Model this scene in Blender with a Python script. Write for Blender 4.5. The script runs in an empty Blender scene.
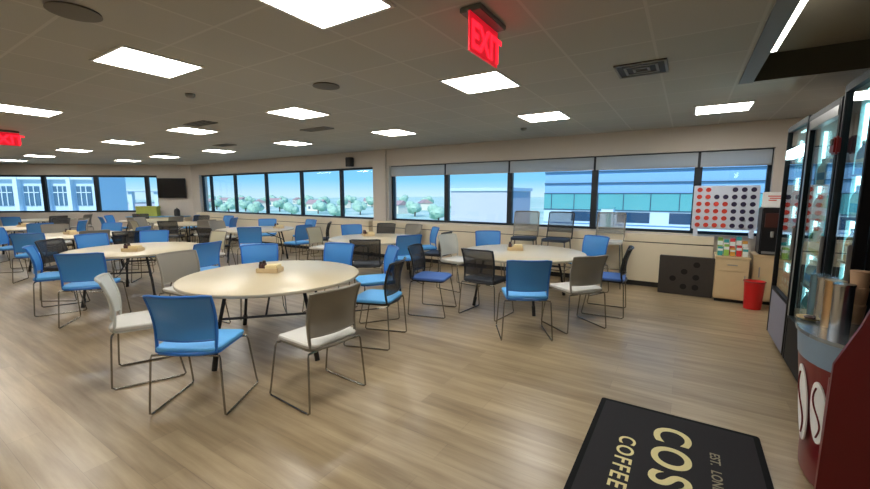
import bpy, bmesh, math, random
from mathutils import Vector, Matrix
R = math.radians
PI = math.pi
random.seed(7)
scene = bpy.context.scene
COL = scene.collection

# ------------------------------------------------------------------ materials
def srgb(r, g, b):
    def f(c):
        c /= 255.0
        return c / 12.92 if c <= 0.04045 else ((c + 0.055) / 1.055) ** 2.4
    return (f(r), f(g), f(b), 1.0)

def mat(name, col, rough=0.5, metal=0.0, var=0.08, scale=30.0, bump=0.0, spec=0.5, see=0.0, coat=0.0):
    m = bpy.data.materials.new(name); m.use_nodes = True
    nt = m.node_tree; n = nt.nodes; l = nt.links
    b = n['Principled BSDF']
    b.inputs['Roughness'].default_value = rough
    b.inputs['Metallic'].default_value = metal
    b.inputs['Specular IOR Level'].default_value = spec
    b.inputs['Coat Weight'].default_value = coat
    tc = n.new('ShaderNodeTexCoord')
    nz = n.new('ShaderNodeTexNoise'); nz.inputs['Scale'].default_value = scale; nz.inputs['Detail'].default_value = 4
    l.new(tc.outputs['Object'], nz.inputs['Vector'])
    mx = n.new('ShaderNodeMix'); mx.data_type = 'RGBA'
    d = [max(0, c * (1 - var)) for c in col[:3]] + [1]
    u = [min(1, c * (1 + var)) for c in col[:3]] + [1]
    mx.inputs['A'].default_value = d; mx.inputs['B'].default_value = u
    l.new(nz.outputs['Fac'], mx.inputs['Factor'])
    l.new(mx.outputs['Result'], b.inputs['Base Color'])
    if bump:
        bp = n.new('ShaderNodeBump'); bp.inputs['Strength'].default_value = bump; bp.inputs['Distance'].default_value = 0.002
        l.new(nz.outputs['Fac'], bp.inputs['Height']); l.new(bp.outputs['Normal'], b.inputs['Normal'])
    if see:
        tr = n.new('ShaderNodeBsdfTransparent'); ms = n.new('ShaderNodeMixShader')
        ms.inputs['Fac'].default_value = see
        l.new(b.outputs['BSDF'], ms.inputs[1]); l.new(tr.outputs['BSDF'], ms.inputs[2])
        l.new(ms.outputs['Shader'], n['Material Output'].inputs['Surface'])
    return m

def emat(name, col, strength):
    m = bpy.data.materials.new(name); m.use_nodes = True
    b = m.node_tree.nodes['Principled BSDF']
    b.inputs['Base Color'].default_value = col
    b.inputs['Emission Color'].default_value = col
    b.inputs['Emission Strength'].default_value = strength
    return m

def glass_mat(name, tint, refl=1.0):
    m = bpy.data.materials.new(name); m.use_nodes = True
    nt = m.node_tree; n = nt.nodes; l = nt.links
    n.remove(n['Principled BSDF'])
    tr = n.new('ShaderNodeBsdfTransparent'); tr.inputs['Color'].default_value = tint
    gl = n.new('ShaderNodeBsdfGlossy'); gl.inputs['Roughness'].default_value = 0.02
    fr = n.new('ShaderNodeLayerWeight'); fr.inputs['Blend'].default_value = 0.5      # same on both faces of a thin pane
    pw = n.new('ShaderNodeMath'); pw.operation = 'POWER'; pw.inputs[1].default_value = 5.0
    ad = n.new('ShaderNodeMath'); ad.operation = 'MULTIPLY_ADD'; ad.inputs[1].default_value = 0.96; ad.inputs[2].default_value = 0.04
    mu = n.new('ShaderNodeMath'); mu.operation = 'MULTIPLY'; mu.inputs[1].default_value = refl; mu.use_clamp = True
    ms = n.new('ShaderNodeMixShader')
    l.new(fr.outputs['Facing'], pw.inputs[0]); l.new(pw.outputs['Value'], ad.inputs[0])
    l.new(ad.outputs['Value'], mu.inputs[0]); l.new(mu.outputs['Value'], ms.inputs['Fac'])
    l.new(tr.outputs['BSDF'], ms.inputs[1]); l.new(gl.outputs['BSDF'], ms.inputs[2])
    l.new(ms.outputs['Shader'], n['Material Output'].inputs['Surface'])
    return m

def floor_mat():
    m = bpy.data.materials.new('vinyl_plank'); m.use_nodes = True
    nt = m.node_tree; n = nt.nodes; l = nt.links; b = n['Principled BSDF']
    tc = n.new('ShaderNodeTexCoord')
    br = n.new('ShaderNodeTexBrick'); br.offset = 0.37; br.offset_frequency = 2
    br.inputs['Color1'].default_value = srgb(188, 166, 130); br.inputs['Color2'].default_value = srgb(140, 119, 90)
    br.inputs['Mortar'].default_value = srgb(112, 96, 76)
    br.inputs['Scale'].default_value = 1.0; br.inputs['Mortar Size'].default_value = 0.0015
    br.inputs['Brick Width'].default_value = 1.2; br.inputs['Row Height'].default_value = 0.17
    l.new(tc.outputs['Object'], br.inputs['Vector'])
    mp = n.new('ShaderNodeMapping'); mp.inputs['Scale'].default_value = (0.55, 6.5, 1)
    l.new(tc.outputs['Object'], mp.inputs['Vector'])
    nz = n.new('ShaderNodeTexNoise'); nz.inputs['Scale'].default_value = 2.2; nz.inputs['Detail'].default_value = 7; nz.inputs['Roughness'].default_value = 0.6
    l.new(mp.outputs['Vector'], nz.inputs['Vector'])
    cr = n.new('ShaderNodeValToRGB')
    cr.color_ramp.elements[0].position = 0.3; cr.color_ramp.elements[0].color = srgb(126, 104, 74)
    cr.color_ramp.elements[1].position = 0.72; cr.color_ramp.elements[1].color = srgb(204, 184, 148)
    l.new(nz.outputs['Fac'], cr.inputs['Fac'])
    mx = n.new('ShaderNodeMix'); mx.data_type = 'RGBA'; mx.inputs['Factor'].default_value = 0.55
    l.new(br.outputs['Color'], mx.inputs['A']); l.new(cr.outputs['Color'], mx.inputs['B'])
    n2 = n.new('ShaderNodeTexNoise'); n2.inputs['Scale'].default_value = 0.9; n2.inputs['Detail'].default_value = 2
    l.new(tc.outputs['Object'], n2.inputs['Vector'])
    m2 = n.new('ShaderNodeMix'); m2.data_type = 'RGBA'; m2.blend_type = 'MULTIPLY'; m2.inputs['Factor'].default_value = 0.25
    l.new(mx.outputs['Result'], m2.inputs['A']); l.new(n2.outputs['Fac'], m2.inputs['B'])
    l.new(m2.outputs['Result'], b.inputs['Base Color'])
    b.inputs['Roughness'].default_value = 0.3; b.inputs['Specular IOR Level'].default_value = 0.6
    bp = n.new('ShaderNodeBump'); bp.inputs['Strength'].default_value = 0.12; bp.inputs['Distance'].default_value = 0.003
    l.new(nz.outputs['Fac'], bp.inputs['Height']); l.new(bp.outputs['Normal'], b.inputs['Normal'])
    return m

def ceiling_mat():
    m = bpy.data.materials.new('ceiling_tile'); m.use_nodes = True
    nt = m.node_tree; n = nt.nodes; l = nt.links; b = n['Principled BSDF']
    tc = n.new('ShaderNodeTexCoord')
    mp = n.new('ShaderNodeMapping'); mp.inputs['Location'].default_value = (1.505 + 0.61 * 40, -3.39 + 0.61 * 40, 0)
    l.new(tc.outputs['Object'], mp.inputs['Vector'])
    br = n.new('ShaderNodeTexBrick'); br.offset = 0.0
    br.inputs['Color1'].default_value = srgb(186, 181, 171); br.inputs['Color2'].default_value = srgb(180, 176, 166)
    br.inputs['Mortar'].default_value = srgb(196, 192, 183)
    br.inputs['Scale'].default_value = 1.0; br.inputs['Mortar Size'].default_value = 0.010; br.inputs['Mortar Smooth'].default_value = 0.1
    br.inputs['Brick Width'].default_value = 0.61; br.inputs['Row Height'].default_value = 0.61
    l.new(mp.outputs['Vector'], br.inputs['Vector'])
    nz = n.new('ShaderNodeTexNoise'); nz.inputs['Scale'].default_value = 120; nz.inputs['Detail'].default_value = 3
    l.new(tc.outputs['Object'], nz.inputs['Vector'])
    m2 = n.new('ShaderNodeMix'); m2.data_type = 'RGBA'; m2.blend_type = 'MULTIPLY'; m2.inputs['Factor'].default_value = 0.15
    l.new(br.outputs['Color'], m2.inputs['A']); l.new(nz.outputs['Fac'], m2.inputs['B'])
    l.new(m2.outputs['Result'], b.inputs['Base Color'])
    b.inputs['Roughness'].default_value = 0.85; b.inputs['Specular IOR Level'].default_value = 0.2
    return m

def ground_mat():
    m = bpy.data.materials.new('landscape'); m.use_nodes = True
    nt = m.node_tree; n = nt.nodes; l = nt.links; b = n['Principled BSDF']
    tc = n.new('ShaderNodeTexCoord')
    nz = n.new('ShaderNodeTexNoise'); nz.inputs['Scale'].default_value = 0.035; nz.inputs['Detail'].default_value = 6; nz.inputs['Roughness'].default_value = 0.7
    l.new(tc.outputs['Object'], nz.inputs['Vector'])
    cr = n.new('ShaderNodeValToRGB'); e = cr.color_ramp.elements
    e[0].position = 0.35; e[0].color = srgb(150, 190, 176)  # pale mint tones put the distance haze into the ground colour
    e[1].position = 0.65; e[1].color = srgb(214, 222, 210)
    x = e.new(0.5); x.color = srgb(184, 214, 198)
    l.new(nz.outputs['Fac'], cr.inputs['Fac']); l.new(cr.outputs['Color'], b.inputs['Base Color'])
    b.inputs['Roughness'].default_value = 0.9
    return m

M = {}
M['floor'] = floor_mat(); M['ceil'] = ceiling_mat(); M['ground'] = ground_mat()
M['wall'] = mat('painted_wall', srgb(200, 191, 180), 0.8, var=0.03, scale=6)
M['cover'] = mat('cream_metal', srgb(226, 212, 184), 0.5, var=0.02, scale=4)
M['dark'] = mat('dark_toe', srgb(30, 28, 27), 0.6)
M['frame'] = mat('window_frame_metal', srgb(18, 28, 34), 0.45, var=0.05)
M['glass'] = glass_mat('window_glass', (0.95, 0.985, 1.0, 1))
M['shade'] = mat('shade_fabric', srgb(182, 190, 196), 0.9, var=0.04, scale=80, see=0.2)
M['blue'] = mat('blue_mesh', srgb(64, 144, 212), 0.5, var=0.07, scale=200, see=0.2)
M['blue_seat'] = mat('blue_upholstery', srgb(92, 172, 232), 0.6, var=0.06, scale=150, bump=0.2)
M['blue_frame'] = mat('blue_plastic', srgb(32, 104, 184), 0.4, var=0.04)
M['grey'] = mat('grey_mesh', srgb(140, 134, 122), 0.55, var=0.07, scale=200, see=0.16)
M['grey_seat'] = mat('light_grey_upholstery', srgb(204, 202, 194), 0.6, var=0.05, scale=150, bump=0.2)
M['grey_frame'] = mat('grey_plastic', srgb(128, 122, 110), 0.45, var=0.04)
M['pale'] = mat('pale_mesh', srgb(196, 198, 190), 0.55, var=0.06, scale=200, see=0.2)
M['stoolgrey'] = mat('open_grey_mesh', srgb(150, 146, 134), 0.55, var=0.07, scale=200, see=0.5)
M['stoolblack'] = mat('open_black_mesh', srgb(24, 26, 28), 0.55, var=0.1, scale=200, see=0.55)
M['beige'] = mat('beige_mesh', srgb(186, 178, 150), 0.55, var=0.06, scale=200, see=0.1)
M['black'] = mat('black_mesh', srgb(34, 33, 34), 0.55, var=0.1, scale=200, see=0.36)
M['black_seat'] = mat('black_upholstery', srgb(36, 42, 52), 0.6, var=0.1, scale=150, bump=0.2)
M['navy_seat'] = mat('dark_blue_upholstery', srgb(62, 100, 168), 0.6, var=0.06, scale=150, bump=0.2)
M['black_frame'] = mat('black_plastic', srgb(20, 20, 22), 0.4, var=0.05)
M['chrome'] = mat('chrome_rod', srgb(150, 146, 138), 0.25, metal=1.0, var=0.03)
M['laminate'] = mat('table_laminate', srgb(196, 182, 150), 0.32, var=0.03, scale=8)
M['edge'] = mat('table_edge', srgb(176, 168, 148), 0.5, var=0.04)
M['leg'] = mat('table_leg_metal', srgb(48, 47, 48), 0.4, metal=0.6, var=0.05)
M['napkin'] = mat('paper_napkin', srgb(226, 208, 160), 0.9, var=0.05)
M['jar'] = mat('brown_jar', srgb(70, 40, 34), 0.3)
M['white'] = mat('white_plastic', srgb(228, 228, 224), 0.45, var=0.02)
M['vent'] = mat('vent_metal', srgb(140, 135, 124), 0.6, metal=0.2)
M['ventdark'] = mat('vent_dark', srgb(58, 55, 50), 0.8)
M['speaker'] = mat('speaker_grille', srgb(112, 106, 97), 0.8, var=0.1, scale=200)
M['panel'] = emat('light_diffuser', (1.0, 0.975, 0.925, 1), 21.0)
M['strip'] = emat('strip_diffuser', (1.0, 0.96, 0.86, 1), 8.0)
M['lightframe'] = mat('light_frame', srgb(215, 212, 204), 0.5)
M['exitred'] = emat('exit_red', (1.0, 0.012, 0.03, 1), 1.6)
M['exitpanel'] = emat('exit_panel', (0.9, 0.01, 0.03, 1), 0.42)
M['exitletter'] = emat('exit_letter', (1.0, 0.25, 0.28, 1), 0.9)
M['green'] = mat('grey_green_metal', srgb(92, 100, 92), 0.5)
M['mat'] = mat('mat_pile', srgb(52, 51, 53), 0.95, var=0.25, scale=260, bump=0.6, spec=0.1)
M['rubber'] = mat('mat_border', srgb(24, 24, 25), 0.9, spec=0.15, var=0.1)
M['cream'] = mat('cream_print', srgb(226, 214, 160), 0.9, var=0.1, scale=200, spec=0.1)
M['creamdim'] = mat('faint_cream_print', srgb(150, 143, 122), 0.9, var=0.12, scale=200, spec=0.1)
M['board'] = mat('dark_board', srgb(54, 48, 43), 0.6, var=0.15, scale=20)
M['hole'] = mat('board_hole', srgb(22, 18, 16), 0.9)
M['wood'] = mat('pale_wood', srgb(214, 190, 148), 0.5, var=0.05, scale=9)
M['red'] = mat('red_plastic', srgb(200, 24, 26), 0.4, var=0.05)
M['dred'] = mat('dark_red_plastic', srgb(120, 20, 20), 0.4, var=0.05)
M['gameboard'] = mat('board_white', srgb(206, 214, 226), 0.5, var=0.03)
M['discred'] = mat('disc_red', srgb(206, 66, 50), 0.45, var=0.08)
M['discnavy'] = mat('disc_navy', srgb(40, 34, 66), 0.45, var=0.08)
M['maroon'] = mat('maroon_panel', srgb(104, 16, 22), 0.32, var=0.04, scale=3, coat=0.2)
M['band'] = mat('blue_grey_band', srgb(120, 140, 156), 0.35, var=0.04)
M['counter'] = mat('counter_steel', srgb(150, 160, 168), 0.2, metal=0.7)
M['steel'] = mat('brushed_steel', srgb(186, 188, 190), 0.22, metal=1.0, var=0.06)
M['bluesteel'] = mat('blue_steel', srgb(120, 160, 190), 0.25, metal=1.0)
M['tansteel'] = mat('tan_steel', srgb(214, 180, 140), 0.28, metal=1.0)
M['tan'] = mat('tan_paper', srgb(206, 168, 130), 0.6)
M['bluepaper'] = mat('blue_paper', srgb(110, 164, 206), 0.5)
M['vglass'] = glass_mat('cooler_glass', (0.84, 0.97, 0.98, 1), 1.3)
M['vframe'] = mat('cooler_frame', srgb(14, 14, 16), 0.55, spec=0.25)
M['silver'] = mat('silver_trim', srgb(160, 160, 158), 0.35, metal=0.5)
M['kick'] = mat('grey_kick', srgb(128, 128, 142), 0.5)
M['vinner'] = mat('cooler_inside', srgb(150, 190, 196), 0.6)
M['vlight'] = emat('cooler_lamp_and_glint', (0.7, 0.97, 1.0, 1), 6.0)
for k, c in dict(teal=(60, 160, 160), lime=(150, 190, 90), amber=(206, 150, 60), rose=(204, 60, 66), snow=(226, 232, 228), sky=(90, 160, 214)).items():
    M['p_' + k] = mat('pack_' + k, srgb(*c), 0.35, var=0.1, scale=40)
M['screen'] = mat('screen_black', srgb(10, 10, 12), 0.15)
M['bwhite'] = mat('facade_white', srgb(192, 216, 232), 0.7, var=0.05, scale=0.5)
M['bcol'] = mat('facade_column', srgb(206, 226, 238), 0.7, var=0.03, scale=0.5)
M['bwin'] = mat('facade_window', srgb(74, 110, 136), 0.15, var=0.35, scale=1.2)
M['bblue'] = mat('facade_blue', srgb(130, 178, 220), 0.3, var=0.06, scale=0.15)
M['bteal'] = mat('facade_teal', srgb(92, 168, 174), 0.2, var=0.12, scale=0.3)
M['bline'] = mat('facade_joint', srgb(36, 78, 104), 0.5)
M['bnavy'] = mat('facade_dark_window', srgb(34, 66, 96), 0.15, var=0.3, scale=0.6)
M['bpale'] = mat('facade_pale', srgb(190, 196, 206), 0.8, var=0.06, scale=0.1)
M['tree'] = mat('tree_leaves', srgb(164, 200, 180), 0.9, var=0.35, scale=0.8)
M['trunk'] = mat('tree_trunk', srgb(96, 84, 72), 0.9)
M['house'] = mat('house_wall', srgb(226, 220, 206), 0.8, var=0.05, scale=0.3)
M['roof'] = mat('house_roof', srgb(176, 150, 150), 0.8, var=0.1, scale=0.5)
M['limebox'] = mat('lime_box', srgb(170, 178, 84), 0.6, var=0.1, scale=10)

# ------------------------------------------------------------------ mesh helpers
class MB:
    def __init__(s): s.bm = bmesh.new()
    def add(s, verts, faces):
        vs = [s.bm.verts.new(v) for v in verts]
        for f in faces:
            try: s.bm.faces.new([vs[i] for i in f])
            except ValueError: pass
        return s
    def box(s, x0, x1, y0, y1, z0, z1, bev=0.0):
        b = bmesh.new()
        bmesh.ops.create_cube(b, size=1)
        for v in b.verts:
            v.co = Vector(((x0 + x1) / 2 + v.co.x * (x1 - x0), (y0 + y1) / 2 + v.co.y * (y1 - y0), (z0 + z1) / 2 + v.co.z * (z1 - z0)))
        if bev: bmesh.ops.bevel(b, geom=b.edges[:], offset=bev, segments=2, affect='EDGES')
        return s.join(b)
    def join(s, b, mtx=None):
        if mtx is not None: b.transform(mtx)
        me = bpy.data.meshes.new('tmp'); b.to_mesh(me); b.free(); s.bm.from_mesh(me); bpy.data.meshes.remove(me); return s
    def prism(s, pts, z0, z1):                       # polygon in XY extruded in z
        n = len(pts)
        v = [(x, y, z0) for x, y in pts] + [(x, y, z1) for x, y in pts]
        f = [tuple(range(n))[::-1], tuple(range(n, 2 * n))] + [(i, (i + 1) % n, n + (i + 1) % n, n + i) for i in range(n)]
        return s.add(v, f)
    def lathe(s, prof, cx=0, cy=0, n=32):            # profile of (r, z)
        v = []; f = []
        for r, z in prof:
            for k in range(n):
                a = 2 * PI * k / n; v.append((cx + r * math.cos(a), cy + r * math.sin(a), z))
        m = len(prof)
        for i in range(m - 1):
            for k in range(n):
                f.append((i * n + k, i * n + (k + 1) % n, (i + 1) * n + (k + 1) % n, (i + 1) * n + k))
        f.append(tuple(range(n))[::-1]); f.append(tuple((m - 1) * n + k for k in range(n)))
        return s.add(v, f)
    def tube(s, pts, r, n=8, closed=False):
        P = [Vector(p) for p in pts]; v = []; f = []; m = len(P); prev = None
        for i, p in enumerate(P):
            if closed: t = (P[(i + 1) % m] - P[i - 1]).normalized()
            else: t = (P[min(i + 1, m - 1)] - P[max(i - 1, 0)]).normalized()
            if prev is None:
                a = t.cross(Vector((0, 0, 1)))
                if a.length < 0.05: a = t.cross(Vector((0, 1, 0)))
            else: a = prev - t * prev.dot(t)
            a.normalize(); prev = a; b = t.cross(a)
            for k in range(n):
                q = 2 * PI * k / n; v.append(p + a * (r * math.cos(q)) + b * (r * math.sin(q)))
        for i in range(m if closed else m - 1):
            j = (i + 1) % m
            for k in range(n): f.append((i * n + k, i * n + (k + 1) % n, j * n + (k + 1) % n, j * n + k))
        if not closed: f.append(tuple(range(n))[::-1]); f.append(tuple((m - 1) * n + k for k in range(n)))
        return s.add(v, f)
    def build(s, name, m, parent=None, smooth=False, loc=None, rotz=0):
        bmesh.ops.recalc_face_normals(s.bm, faces=s.bm.faces[:])
        me = bpy.data.meshes.new(name); s.bm.to_mesh(me); s.bm.free()
        if smooth:
            for p in me.polygons: p.use_smooth = True
            me.set_sharp_from_angle(angle=R(38))
        me.materials.append(m)
        o = bpy.data.objects.new(name, me); COL.objects.link(o)
        if parent: o.parent = parent
        if loc is not None: o.location = loc
        o.rotation_euler.z = rotz
        return o

def tag(o, label=None, cat=None, group=None, kind=None):
    if label: o['label'] = label
    if cat: o['category'] = cat
    if group: o['group'] = group
    if kind: o['kind'] = kind
    return o
def thing(name, label, cat, loc=(0, 0, 0), rotz=0, group=None):
    o = bpy.data.objects.new(name, None); COL.objects.link(o)
    o.location = loc; o.rotation_euler = (0, 0, rotz); o.empty_display_size = 0.1
    return tag(o, label, cat, group)
def struct(o): o['kind'] = 'structure'; return o
def dup(root, loc, rotz, label, group=None):
    r = root.copy(); COL.objects.link(r); r.location = loc; r.rotation_euler = (0, 0, rotz); r['label'] = label
    if group: r['group'] = group
    for ch in list(root.children):
        c = ch.copy(); COL.objects.link(c); c.parent = r
        for g in list(ch.children):
            d = g.copy(); COL.objects.link(d); d.parent = c
    return r
def text_mesh(name, body, size, m, parent, mtx, extrude=0.002, bold=0.0, spacing=1.0):
    cu = bpy.data.curves.new('txt', 'FONT'); cu.body = body; cu.size = size; cu.extrude = extrude; cu.offset = bold; cu.space_character = spacing
    t = bpy.data.objects.new('txt', cu); COL.objects.link(t)
    bpy.context.view_layer.update()
    me = bpy.data.meshes.new_from_object(t.evaluated_get(bpy.context.evaluated_depsgraph_get()))
    bpy.data.objects.remove(t); bpy.data.curves.remove(cu)
    me.transform(mtx); me.name = name; me.materials.clear(); me.materials.append(m)
    o = bpy.data.objects.new(name, me); COL.objects.link(o)
    if parent: o.parent = parent
    return o

# ------------------------------------------------------------------ room shell
H = 2.7; YW = 7.85; XR = 1.75; YF = -2.6; XL = -22.5
CA = Vector((-15.95, 7.85)); CB = Vector((-23.75, 1.61))     # the angled end wall runs from the corner CA through CB
WD = (CB - CA).normalized(); WN = Vector((WD.y, -WD.x))        # along wall; outward normal
if WN.x > 0: WN = -WN
WLEN = 13.0
CE = CA + WD * WLEN
room = [(XR, YF), (XR, YW), (CA.x, CA.y), (CE.x, CE.y), (CE.x, YF)]
struct(MB().prism([(XR + .2, YF - .2), (XR + .2, YW + .35), (CA.x - .1, YW + .35), (CE.x - .3, CE.y), (CE.x - .3, YF - .2)], -0.2, 0).build('floor', M['floor']))
# ceiling with the recess left open
RX0, RX1, RY0, RY1 = 0.46, XR, -1.0, 5.1
c = MB()
c.box(CE.x - .3, RX0, YF - .2, YW + .35, H, H + .12)
c.box(RX0, XR + .2, RY1, YW + .35, H, H + .12)
c.box(RX0, XR + .2, YF - .2, RY0, H, H + .12)
struct(c.build('ceiling', M['ceil']))
c = MB(); c.box(RX0 - .1, XR + .2, RY0 - .1, RY1 + .1, H + .24, H + .34); c.box(RX0 - .1, RX0, RY0 - .1, RY1 + .1, H + .12, H + .24)
c.box(RX0 - .1, XR + .2, RY0 - .1, RY0, H + .12, H + .24)
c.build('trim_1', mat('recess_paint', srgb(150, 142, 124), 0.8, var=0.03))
struct(bpy.data.objects['trim_1'])
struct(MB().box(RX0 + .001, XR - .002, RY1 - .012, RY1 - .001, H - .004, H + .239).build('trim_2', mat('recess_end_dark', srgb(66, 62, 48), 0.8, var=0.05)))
struct(MB().box(RX0 - .11, RX0 + .004, RY0, RY1, H - .012, H - .001).build('trim_3', mat('recess_edge_grey', srgb(112, 112, 110), 0.6, var=0.03)))
Z0, Z1 = 0.93, 2.30
w = MB()
w.box(CA.x - .3, XR + .2, YW, YW + .3, Z1, H)          # above windows
w.box(CA.x - .3, XR + .2, YW, YW + .3, 0, Z0)          # below
w.box(-16.25, -15.4, YW, YW + .3, Z0, Z1)
w.box(1.06, XR + .2, YW, YW + .3, Z0, Z1)
w.box(-6.88, -6.36, YW - .001, YW + .3, Z0, Z1)
struct(w.build('wall_back', M['wall']))
struct(MB().box(-6.83, -6.42, YW - .07, YW + .01, 0, H, .004).build('trim_4', M['wall']))
struct(MB().box(XR, XR + .2, YF - .2, YW + .3, 0, H + .3).build('wall_right', M['wall']))
struct(MB().box(CE.x - .3, XR + .2, YF - .2, YF, 0, H).build('wall_front', M['wall']))
struct(MB().box(CE.x - .3, CE.x, YF - .2, CE.y, 0, H).build('wall_far', M['wall']))
# angled end wall, built in its own frame: u along the wall from the corner, n outward
ang = math.atan2(WD.y, WD.x)
LW = bpy.data.objects.new('wall_left', None)
def lw(u0, u1, n0, n1, z0, z1, mb):
    P = [CA + WD * u + WN * n for u, n in ((u0, n0), (u1, n0), (u1, n1), (u0, n1))]
    mb.prism([(p.x, p.y) for p in P], z0, z1); return mb
UW0 = 1.22                                              # where the windows begin
w = MB(); lw(-.25, WLEN, 0, .3, 0, Z0, w); lw(-.25, WLEN, 0, .3, Z1, H, w); lw(-.25, UW0, 0, .3, Z0, Z1, w); lw(WLEN - .3, WLEN, 0, .3, Z0, Z1, w)
struct(w.build('wall_left', M['wall']))
bpy.data.objects.remove(LW) if LW.name != 'wall_left' else None
# windows ------------------------------------------------------------
wn = [0]
def window_back(x0, x1, t0=.045, t1=.045):
    wn[0] += 1
    g = bpy.data.objects.new('window_%d' % wn[0], None); COL.objects.link(g); g.location = ((x0 + x1) / 2, YW + .15, Z0); struct(g)
    h = (x1 - x0) / 2; zt = Z1 - Z0
    f = MB(); f.box(-h, -h + t0, -.04, .04, 0, zt); f.box(h - t1, h, -.04, .04, 0, zt); f.box(-h, h, -.05, .05, 0, .055); f.box(-h, h, -.05, .05, zt - .05, zt)
    f.build('window_frame', M['frame'], g)
    MB().box(-h + t0, h - t1, -.006, .006, .05, zt - .05).build('window_pane', M['glass'], g)
    struct(MB().box(-h, h, -.15, -.05, -.001, .012).build('window_sill', M['cover'], g))
LB = [-15.4, -14.83, -13.30, -11.55, -9.83, -8.16, -6.88]
RB = [-6.36, -4.75, -3.19, -1.50, 0.12, 1.06]
for a, b in zip(LB, LB[1:]): window_back(a, b)
for a, b in zip(RB, RB[1:]): window_back(a, b, .055, .055)
def window_left(u0, u1):
    wn[0] += 1
    g = bpy.data.objects.new('window_%d' % wn[0], None); COL.objects.link(g); struct(g)
    f = MB(); t = .07
    lw(u0, u0 + t, .1, .18, Z0, Z1, f); lw(u1 - t, u1, .1, .18, Z0, Z1, f); lw(u0, u1, .09, .19, Z0, Z0 + .06, f); lw(u0, u1, .09, .19, Z1 - .07, Z1, f)
    f.build('window_frame', M['frame'], g)
    lw(u0 + t, u1 - t, .134, .146, Z0 + .05, Z1 - .05, MB()).build('window_pane', M['glass'], g)
ub = [UW0, 1.65, 3.42, 5.20, 7.0, 8.85, 10.7, 12.7]
for a, b in zip(ub, ub[1:]): window_left(a, b)
# roller shades on the right-hand windows ----------------------------
names = ['first', 'second', 'third', 'fourth', 'fifth']
for i, (a, b) in enumerate(zip(RB, RB[1:])):
    t = thing('roller_shade', 'grey roller shade pulled down a little, %s from the left of the five right-hand windows' % names[i], 'shade', ((a + b) / 2, YW + .06, 2.06), 0, 'roller shades')
    h = (b - a) / 2 - .02
    MB().box(-h, h, -.004, .004, 0, .22).build('shade_cloth', M['shade'], t)
    MB().box(-h, h, -.009, .009, -.018, .004).build('bottom_bar', M['silver'], t)
# convector cover ledge under the windows -----------------------------
t = thing('convector_cover', 'long cream convector cover with a dark toe running under the windows', 'convector', (-7.5, YW, 0))
for nm, x0, x1 in (('cover_panel', -7.9, .6), ('cover_panel', .72, 7.9)):
    m_ = MB(); m_.box(x0, x1, -.17, -.002, .09, .77, .004); m_.build(nm, M['cover'], t)
    m_ = MB(); m_.box(x0, x1, -.18, -.002, .785, .925, .004); m_.build('cover_ledge', M['cover'], t)
    m_ = MB(); m_.box(x0, x1, -.15, -.002, .001, .09); m_.box(x0, x1, -.16, -.002, .77, .785); m_.build('toe_kick', M['dark'], t)
    if x0 < 0: continue
# baseboard
b_ = MB(); lw(0, WLEN, -.015, 0, 0.001, .1, b_); struct(b_.build('baseboard_left', M['dark']))

# ------------------------------------------------------------------ ceiling lights
def light_proto():
    t = thing('ceiling_light', '', 'ceiling light', (0, 0, H), 0, 'square ceiling light panels')
    f = MB(); s = .305
    for a in ((-s, s, -s, -s + .02), (-s, s, s - .02, s), (-s, -s + .02, -s, s), (s - .02, s, -s, s)): f.box(*a, -.012, -.001)
    f.build('light_frame', M['lightframe'], t)
    MB().box(-s + .02, s - .02, -s + .02, s - .02, -.008, -.001).build('diffuser', M['panel'], t)
    return t
L0 = light_proto(); first = True
ORD = ['first', 'second', 'third', 'fourth', 'fifth', 'sixth', 'seventh', 'eighth']
rows = {'row nearest the camera': (1.66, [-1.83, -3.92, -7.45, -10.3, -13.1, -15.9]),
        'middle row': (3.70, [-1.81, -4.56, -7.35, -10.2, -13.1, -15.9, -18.7]),
        'row along the windows': (5.75, [-1.81, -4.53, -7.3, -10.2, -13.1, -15.6]),
        'row behind the camera': (-.6, [-1.83, -5.5, -9.5, -13.5])}
for rn, (y, xs) in rows.items():
    for i, x in enumerate(xs):
        lab = 'white square ceiling light panel, %s from the right in the %s' % (ORD[i], rn)
        if rn.endswith('behind the camera'): lab = 'white square ceiling light panel behind the camera, %s from the right' % ORD[i]
        if first: L0.location = (x, y, H); L0['label'] = lab; first = False
        else: dup(L0, (x, y, H), 0, lab)
dup(L0, (.30, 6.42, H), 0, 'white square ceiling light panel above the red and navy disc board, nearest the coolers')
t = thing('linear_light', 'thin linear light along the left edge of the dark ceiling recess', 'ceiling light', (RX0 + .0, 2.5, H))
MB().box(.004, .04, -3.3, 1.62, -.008, .012).build('diffuser', M['strip'], t)
MB().box(.004, .03, -3.3, 1.62, .0125, .239).build('light_housing', M['lightframe'], t)

# ------------------------------------------------------------------ exit signs
def exit_sign(x, y, label):
    t = thing('exit_sign', label, 'exit sign', (x, y, H), 0, 'exit signs')
    MB().box(-.07, .07, -.19, .19, -.035, -.001, .006).build('canopy', M['green'], t)
    MB().box(-.006, .006, -.2, .2, -.255, -.034).build('sign_panel', M['exitpanel'], t)
    mtx = Matrix.Translation((.0075, -.185, -.225)) @ Matrix.Rotation(PI / 2, 4, 'Z') @ Matrix.Rotation(PI / 2, 4, 'X')
    text_mesh('lettering', 'EXIT', .215, M['exitred'], t, mtx, .002, .006, 1.0)
    return t
exit_sign(-1.15, 2.38, 'red hanging exit sign above the front round table, closest to the camera')
exit_sign(-10.05, 1.91, 'red hanging exit sign at the far left edge of the ceiling')

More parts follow.
